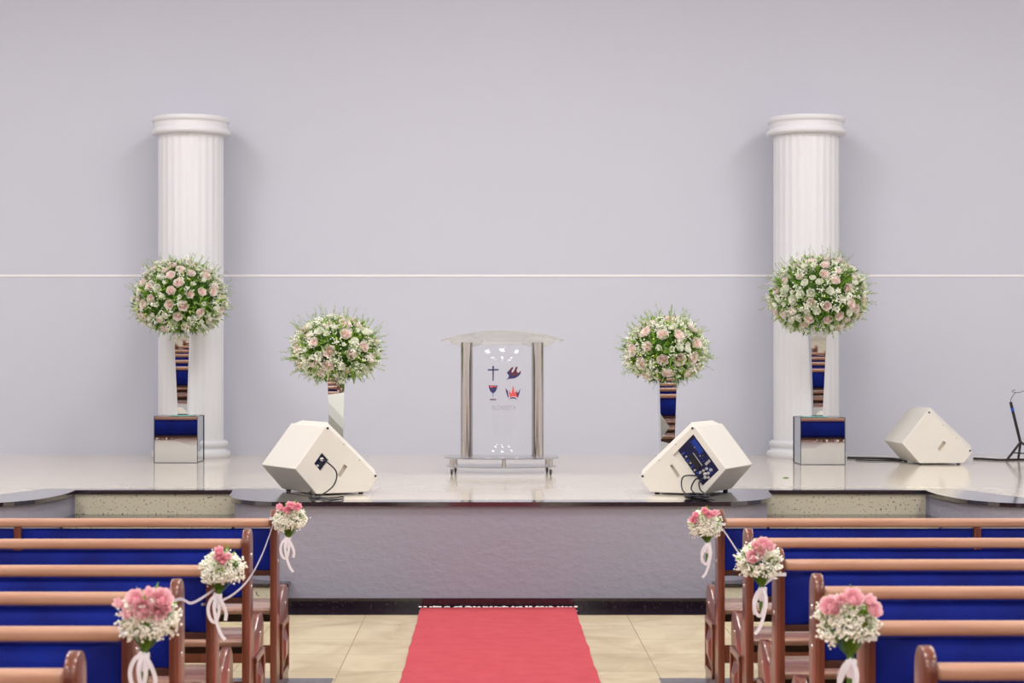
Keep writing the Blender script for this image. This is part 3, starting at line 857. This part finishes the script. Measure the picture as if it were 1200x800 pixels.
# ------------------------------------------------------------------ pews
PL = 3.98
def pew(sx):
    """origin at the aisle end, back, floor. sx=+1: bench runs towards +x"""
    root = empty('pew')
    def X(a, b): return (a, b) if sx > 0 else (-b, -a)
    prof = [(0,0),(0,.90)]
    for k in range(9): 
        a = PI - PI*k/8; prof.append((.068+.068*math.cos(a), .905+.062*math.sin(a)))
    prof += [(.136,.88),(.14,.56),(.15,.50),(.175,.468),(.21,.465),(.27,.485),(.33,.512),(.38,.53),(.43,.535),(.48,.528),(.52,.50),(.54,.46),(.535,.40),(.53,.30),(.545,.12),(.56,0)]
    for i, (a, b) in enumerate(((0,.034),(PL-.034,PL))):
        bm = bmesh.new(); x0, x1 = X(a, b)
        prism(bm, prof, x0, x1, lambda u, v, w: (w, u, v))
        bmesh.ops.recalc_face_normals(bm, faces=bm.faces[:])
        es = [e for e in bm.edges if len(e.link_faces)==2 and e.calc_face_angle(0) > R(50) and abs(e.verts[0].co.x-e.verts[1].co.x) < .001]
        bmesh.ops.bevel(bm, geom=es, offset=.005, segments=2, profile=.5, affect='EDGES')
        ep = obj('end_panel', bm, M['board'], root, 30)
        if i == 0:
            # raised moulding on the aisle face
            bm = bmesh.new(); y0, y1, z0, z1 = .17, .50, .07, .36; tt = .014
            fx = X(-.012, .001)
            for (a0,a1,b0,b1) in ((y0,y1,z0,z0+.03),(y0,y1,z1-.03,z1),(y0,y0+.03,z0,z1),(y1-.03,y1,z0,z1)):
                bx(bm, fx[0], fx[1], a0, a1, b0, b1, .004, 1)
            obj('panel_moulding', bm, M['board'], ep, 30)
            bm = bmesh.new(); fy = X(-.016, .001)
            # raised lozenge field
            out = -.018*sx
            P = [(y0+.06,z0+.06),(y1-.06,z0+.06),(y1-.06,z1-.06),(y0+.06,z1-.06)]
            Q = [(y0+.11,z0+.11),(y1-.11,z0+.11),(y1-.11,z1-.11),(y0+.11,z1-.11)]
            va = [bm.verts.new((.001*sx,)+p) for p in P]; vb = [bm.verts.new((out,)+p) for p in Q]
            bm.faces.new(va[::-1]); bm.faces.new(vb)
            for k in range(4): bm.faces.new((va[k], va[(k+1)%4], vb[(k+1)%4], vb[k]))
            obj('raised_field', bm, M['board'], ep)
            for (y, z) in ((.07,.845),(.07,.70),(.40,.44)):
                bm = bmesh.new(); lathe(bm, [(.009,0),(.008,.003),(.004,.005)], 12)
                for v in bm.verts: v.co = Vector((-sx*v.co.z, v.co.x+y, v.co.y+z))
                obj('screw', bm, M['screw'], ep, 40)
    bm = bmesh.new(); x0, x1 = X(.034, PL-.034)
    bx(bm, x0, x1, .018, .085, .876, .920, .016, 4); obj('top_rail', bm, M['rail'], root, 60)
    bm = bmesh.new(); bx(bm, x0, x1, .03, .075, .628, .656, .004, 1); obj('lower_rail', bm, M['dwood'], root, 40)
    sec = (PL-.068-.07)/3
    for k in range(3):
        a = .034 + k*(sec+.035)
        xa, xb = X(a+.003, a+sec-.003)
        bm = bmesh.new()
        nx, nz = 24, 8; z0, z1 = .657, .868
        def bulge(i, j):
            u = min(i, nx-i)/nx*9; v = min(j, nz-j)/nz*3.4
            return (1-math.exp(-u*1.6))*(1-math.exp(-v*1.8))
        fr_, bk = [], []
        for j in range(nz+1):
            ra, rb = [], []
            for i in range(nx+1):
                xx = xa+(xb-xa)*i/nx; zz = z0+(z1-z0)*j/nz; h = .030*bulge(i,j)
                ra.append(bm.verts.new((xx, .042-h, zz))); rb.append(bm.verts.new((xx, .062+h, zz)))
            fr_.append(ra); bk.append(rb)
        for j in range(nz):
            for i in range(nx):
                bm.faces.new((fr_[j][i], fr_[j][i+1], fr_[j+1][i+1], fr_[j+1][i]))
                bm.faces.new((bk[j][i+1], bk[j][i], bk[j+1][i], bk[j+1][i+1]))
        for i in range(nx):
            bm.faces.new((fr_[0][i+1], fr_[0][i], bk[0][i], bk[0][i+1])); bm.faces.new((fr_[nz][i], fr_[nz][i+1], bk[nz][i+1], bk[nz][i]))
        for j in range(nz):
            bm.faces.new((fr_[j][0], fr_[j+1][0], bk[j+1][0], bk[j][0])); bm.faces.new((fr_[j+1][nx], fr_[j][nx], bk[j][nx], bk[j+1][nx]))
        cu = obj('back_cushion', bm, M['blue'], root, 70)
        V = []; F = []
        n = int(sec/.026)
        for q in range(n): octa(V, F, Vector((xa+(xb-xa)*(q+.5)/n, .074, .855)), .006)
        st = pyobj('nailhead_trim', V, F, [M['brass']], cu, smooth=False); st['kind'] = 'stuff'
        if k < 2:
            c0, c1 = X(a+sec, a+sec+.035)
            bm = bmesh.new(); bx(bm, c0, c1, .02, .09, 0, .876, .004, 1); bx(bm, c0, c1, .10, .50, 0, .419, .004, 1)
            obj('divider', bm, M['board'], root, 40)
    bm = bmesh.new(); bx(bm, x0, x1, .10, .525, .420, .450, .010, 3)
    obj('seat', bm, M['seatw'], root, 50)
    bm = bmesh.new(); bx(bm, x0, x1, .46, .485, .33, .419, .004, 1); obj('seat_apron', bm, M['dwood'], root, 40)
    bm = bmesh.new(); bx(bm, x0, x1, .03, .055, .18, .27, .004, 1); obj('stretcher', bm, M['board'], root, 40)
    return root
protoL = pew(-1); protoR = pew(1)
dL = [9.42, 8.35, 7.29, 6.45, 5.62, 4.85]
dR = [9.42, 8.39, 7.50, 6.61, 5.74, 4.94]
XLA, XRA = -1.09, 1.168
ordn = ['front', 'second', 'third', 'fourth', 'fifth', 'sixth']
txt = ['carrying a bouquet', 'without flowers', 'carrying a bouquet', 'without flowers', 'carrying a bouquet', 'cut off by the lower edge']
for side, proto, dd, xx in (('left', protoL, dL, XLA), ('right', protoR, dR, XRA)):
    for i, d in enumerate(dd):
        o = proto if i == 0 else copy_tree(proto)
        o.location = (xx, d, 0)
        tag(o, 'blue cushioned wooden pew, %s row %s of the aisle, %s' % (ordn[i], side, txt[i]), 'pew', 'blue pews %s of the aisle' % side)
    for k in range(7):
        o = copy_tree(proto); o.location = (xx, dd[-1]-.88*(k+1)-.05, 0)
        tag(o, 'blue cushioned pew nearer than the picture edge, seen only in the mirrors', 'pew', 'pews seen only in the mirrors')

# ------------------------------------------------------------------ bouquets on the pews
def bouquet(px, py, d, size, side, seed, label, kinds, pinks):
    """side: -1 bouquet on the left pews"""
    rnd = random.Random(seed)
    c = W(px, py, d); r = size
    t = tag(empty('pew_bouquet', c), label, 'bouquet', 'bouquets tied to the pew ends')
    V = []; F = []
    flow = Vector((0,-.35,-.05))
    neck = Vector((-.015*side*-1, .02, -r*1.30))
    for k in range(120):
        n = rand_dir(rnd)
        if n.y > .75: n.y = -n.y
        if n.z < -.75: n.z *= -.5
        cl = rnd.uniform(.75,1)*Vector((n.x*r*1.02, n.y*r*.75, n.z*r*.85 - r*.12))
        for q in range(12):
            p = cl + rand_dir(rnd)*rnd.uniform(.0,.022); octa(V, F, p, rnd.uniform(.0032,.0058))
    o = pyobj('gypsophila', V, F, [M['gyp']], t, smooth=False); o['kind'] = 'stuff'
    V = []; F = []
    for k in range(90):
        n = rand_dir(rnd); 
        if n.z < -.3: n.z = -n.z
        stick(V, F, neck, Vector((n.x*r*.9, n.y*r*.65, n.z*r*.75 - r*.1)), .0012)
    for k in range(26):
        n = rand_dir(rnd); 
        if n.z < 0: n.z = -n.z*.5
        leafq(V, F, Vector((n.x*r*.6,n.y*r*.5,n.z*r*.5)), n+rand_dir(rnd)*.4, rand_dir(rnd), rnd.uniform(.035,.055), .014)
    leafq(V, F, Vector((r*.2,-.01,r*.6)), Vector((.3*-side,-.1,1)), Vector((0,-1,0)), .05, .012)
    o = pyobj('greenery', V, F, [M['leaf']], t); o['kind'] = 'stuff'
    for k, (u, v) in enumerate(pinks):
        me = PINK[kinds[k % len(kinds)]]
        o = bpy.data.objects.new('pink_bloom', me); C.objects.link(o); o.parent = t
        n = Vector((u*.9, -.75, .25+v*.6)).normalized()
        o.location = Vector((u*r, -.45*r*(1-.3*abs(u)) - .008, v*r)); o.rotation_euler = face_rot(n, rnd.random()*6)
        s = r/.085*rnd.uniform(.72,.92)*(1.12 if me is PINK[0] else .9); o.scale = (s,s,s)
    # wrapped stems
    bm = bmesh.new()
    for k in range(9):
        a = k*2*PI/9; q = Vector((.009*math.cos(a), .009*math.sin(a), 0))
        tube(bm, [neck*.75+q*.6, neck+q, neck+Vector((.004*side,.005,-.075*r/.085))+q*1.2 - Vector((0,0,.006*(k%3)))], .0038, 6)
    obj('stems', bm, M['stem'], t, 60)
    bm = bmesh.new(); lathe(bm, [(.012,0),(.016,.008),(.0165,.03),(.018,.055),(.013,.06)], 16, neck-Vector((-.003*side,-.003,.05*r/.085)))
    rb = obj('ribbon_wrap', bm, M['ribbon'], t, 50)
    sec = [(-.0065,-.0006),(.0065,-.0006),(.0065,.0006),(-.0065,.0006)]
    up = Vector((0,-1,0))
    n0 = neck + Vector((0,-.022,.004))
    bm = bmesh.new()
    k = r/.085
    xd = -side
    sweep(bm, catmull([n0, n0+Vector((.02*xd*k,-.006,-.03*k)), n0+Vector((.034*xd*k,-.004,-.07*k)), n0+Vector((.030*xd*k,0,-.10*k))], 6), sec, up)
    sweep(bm, catmull([n0, n0+Vector((-.012*xd*k,-.008,-.04*k)), n0+Vector((-.004*xd*k,-.004,-.10*k)), n0+Vector((.012*xd*k,0,-.15*k)), n0+Vector((.03*xd*k,0,-.175*k))], 6), sec, up)
    obj('ribbon_tail', bm, M['ribbon'], t, 60)
    bm = bmesh.new()
    sweep(bm, catmull([n0, n0+Vector((-.022*k,-.01,-.015*k)), n0+Vector((-.035*k,-.01,-.05*k)), n0+Vector((-.028*k,-.006,-.09*k)), n0+Vector((-.008*k,0,-.105*k)), n0+Vector((.006*k,0,-.06*k)), n0+Vector((.002,.002,-.01))], 6), sec, up)
    obj('ribbon_loop', bm, M['ribbon'], t, 60)
    # tie around the pew post
    px_ = (XLA-.017 if side < 0 else XRA+.017) - c.x; yb = (dL if side < 0 else dR)[{1:0,3:2,5:4}[seed % 10]] - c.y
    bm = bmesh.new(); zz = -r*.75 if seed % 10 > 1 else -.01
    h = .02
    P = [(px_-h,yb-.003,zz),(px_+h,yb-.003,zz),(px_+h,yb+.141,zz),(px_-h,yb+.141,zz)]
    P = [Vector(p) for p in P]
    loop = [P[0],P[1],P[2],P[3],P[0]]
    sec2 = [(-.0006,-.007),(.0006,-.007),(.0006,.007),(-.0006,.007)]
    sweep(bm, loop, sec2); sweep(bm, [P[0 if side > 0 else 1], Vector((neck.x, neck.y-.0, neck.z+.01))], sec2)
    obj('post_tie', bm, M['ribbon'], t)
    return t
bouquet(340.5, 606.5, 9.36, .083, -1, 11, 'small bouquet of pink lilies and gypsophila on the front left pew', (0,), ((-.45,.5),(0,.62),(.4,.5),(-.1,.35),(.15,.55)))
bouquet(259.5, 665, 7.20, .085, -1, 13, 'bouquet with one pink flower amid gypsophila, third left pew', (0,2), ((.02,.62),(.32,.45),(.12,.28),(-.05,.4)))
bouquet(174, 720, 5.53, .092, -1, 15, 'largest left bouquet of light pink flowers, nearest the picture edge', (2,1), ((-.72,.35),(-.28,.52),(.12,.62),(.48,.5),(-.45,.05),(.35,.12),(.55,.2),(-.05,.2)))
bouquet(826.5, 613, 9.36, .083, 1, 21, 'small bouquet of pink lilies and gypsophila on the front right pew', (0,), ((-.5,.4),(-.1,.6),(.35,.5),(-.6,.15),(.1,.4)))
bouquet(889.5, 656, 7.42, .090, 1, 23, 'round pink and white bouquet covering the third right pew post', (2,1), ((-.2,.55),(.1,.68),(.32,.5),(-.3,.15),(.0,.3)))
bouquet(992.5, 724, 5.66, .100, 1, 25, 'largest right bouquet, pink roses above thick gypsophila, fifth pew', (1,2), ((-.55,.38),(-.25,.5),(.05,.6),(.45,.5),(.62,.3),(-.4,.25)))

def drape(pts, label, w=.005):
    bm = bmesh.new(); sweep(bm, catmull(pts, 10), [(-.0006,-w),(.0006,-w),(.0006,w),(-.0006,w)])
    tag(obj('organza_ribbon', bm, M['organza'], None, 60), label, 'ribbon', 'ribbons strung between the pew ends')
drape([W(320,615,9.38), W(307,650,9.0), W(291,679,8.2), W(272,697,7.8), W(252,706,7.45), W(236,708,7.27)], 'thin organza ribbon hanging from front to third left pew')
drape([W(252,690,7.26), W(226,706,6.75), W(209,702,6.3), W(175,720,5.9), W(153,744,5.63)], 'thin organza ribbon hanging from third to fifth left pew')
drape([W(845,617,9.40), W(856,633,9.0), W(866,648,8.5), W(878,660,7.9), W(900,672,7.49)], 'thin organza ribbon hanging from front to third right pew')

# ------------------------------------------------------------------ ceiling lights
def ceiling_light(x, y, pw):
    t = tag(empty('ceiling_light', (x, y, ZC)), 'square white ceiling light panel above the hall, outside the picture', 'ceiling light', 'ceiling light panels')
    bm = bmesh.new(); bx(bm, -.85,.85,-.85,.85,-.06,-.001); obj('frame', bm, M['line'], t)
    bm = bmesh.new(); bx(bm, -.8,.8,-.8,.8,-.066,-.061); obj('diffuser', bm, M['diff'], t)
    ld = bpy.data.lights.new('panel_lamp', 'AREA'); ld.energy = pw; ld.size = 1.6; ld.color = (1,.985,.975)
    lo_ = bpy.data.objects.new('panel_lamp', ld); C.objects.link(lo_); lo_.parent = t; lo_.location = (0,0,-.075)
for x in (-5.2, 0.1, 5.4):
    for y in (-5.5, -.5, 4.5, 9.5, 14.2):
        ceiling_light(x, y, 130)

w = bpy.data.worlds.new('World'); S.world = w; w.use_nodes = True
w.node_tree.nodes['Background'].inputs[0].default_value = (.8,.82,.9,1); w.node_tree.nodes['Background'].inputs[1].default_value = .3

# ------------------------------------------------------------------ camera
cd = bpy.data.cameras.new('camera'); cam = bpy.data.objects.new('camera', cd); C.objects.link(cam)
cam.location = (0,0,1.75); cam.rotation_euler = (R(90),0,0)
cd.sensor_width = 36; cd.lens = 64.8; cd.shift_x = 26/1200; cd.shift_y = 18/1200
cd.dof.use_dof = True; cd.dof.focus_distance = 15.5; cd.dof.aperture_fstop = 6
S.camera = cam
S.view_settings.view_transform = 'Standard'; S.view_settings.look = 'None'; S.view_settings.gamma = 1; S.view_settings.exposure = -.12
S.view_settings.use_curve_mapping = False
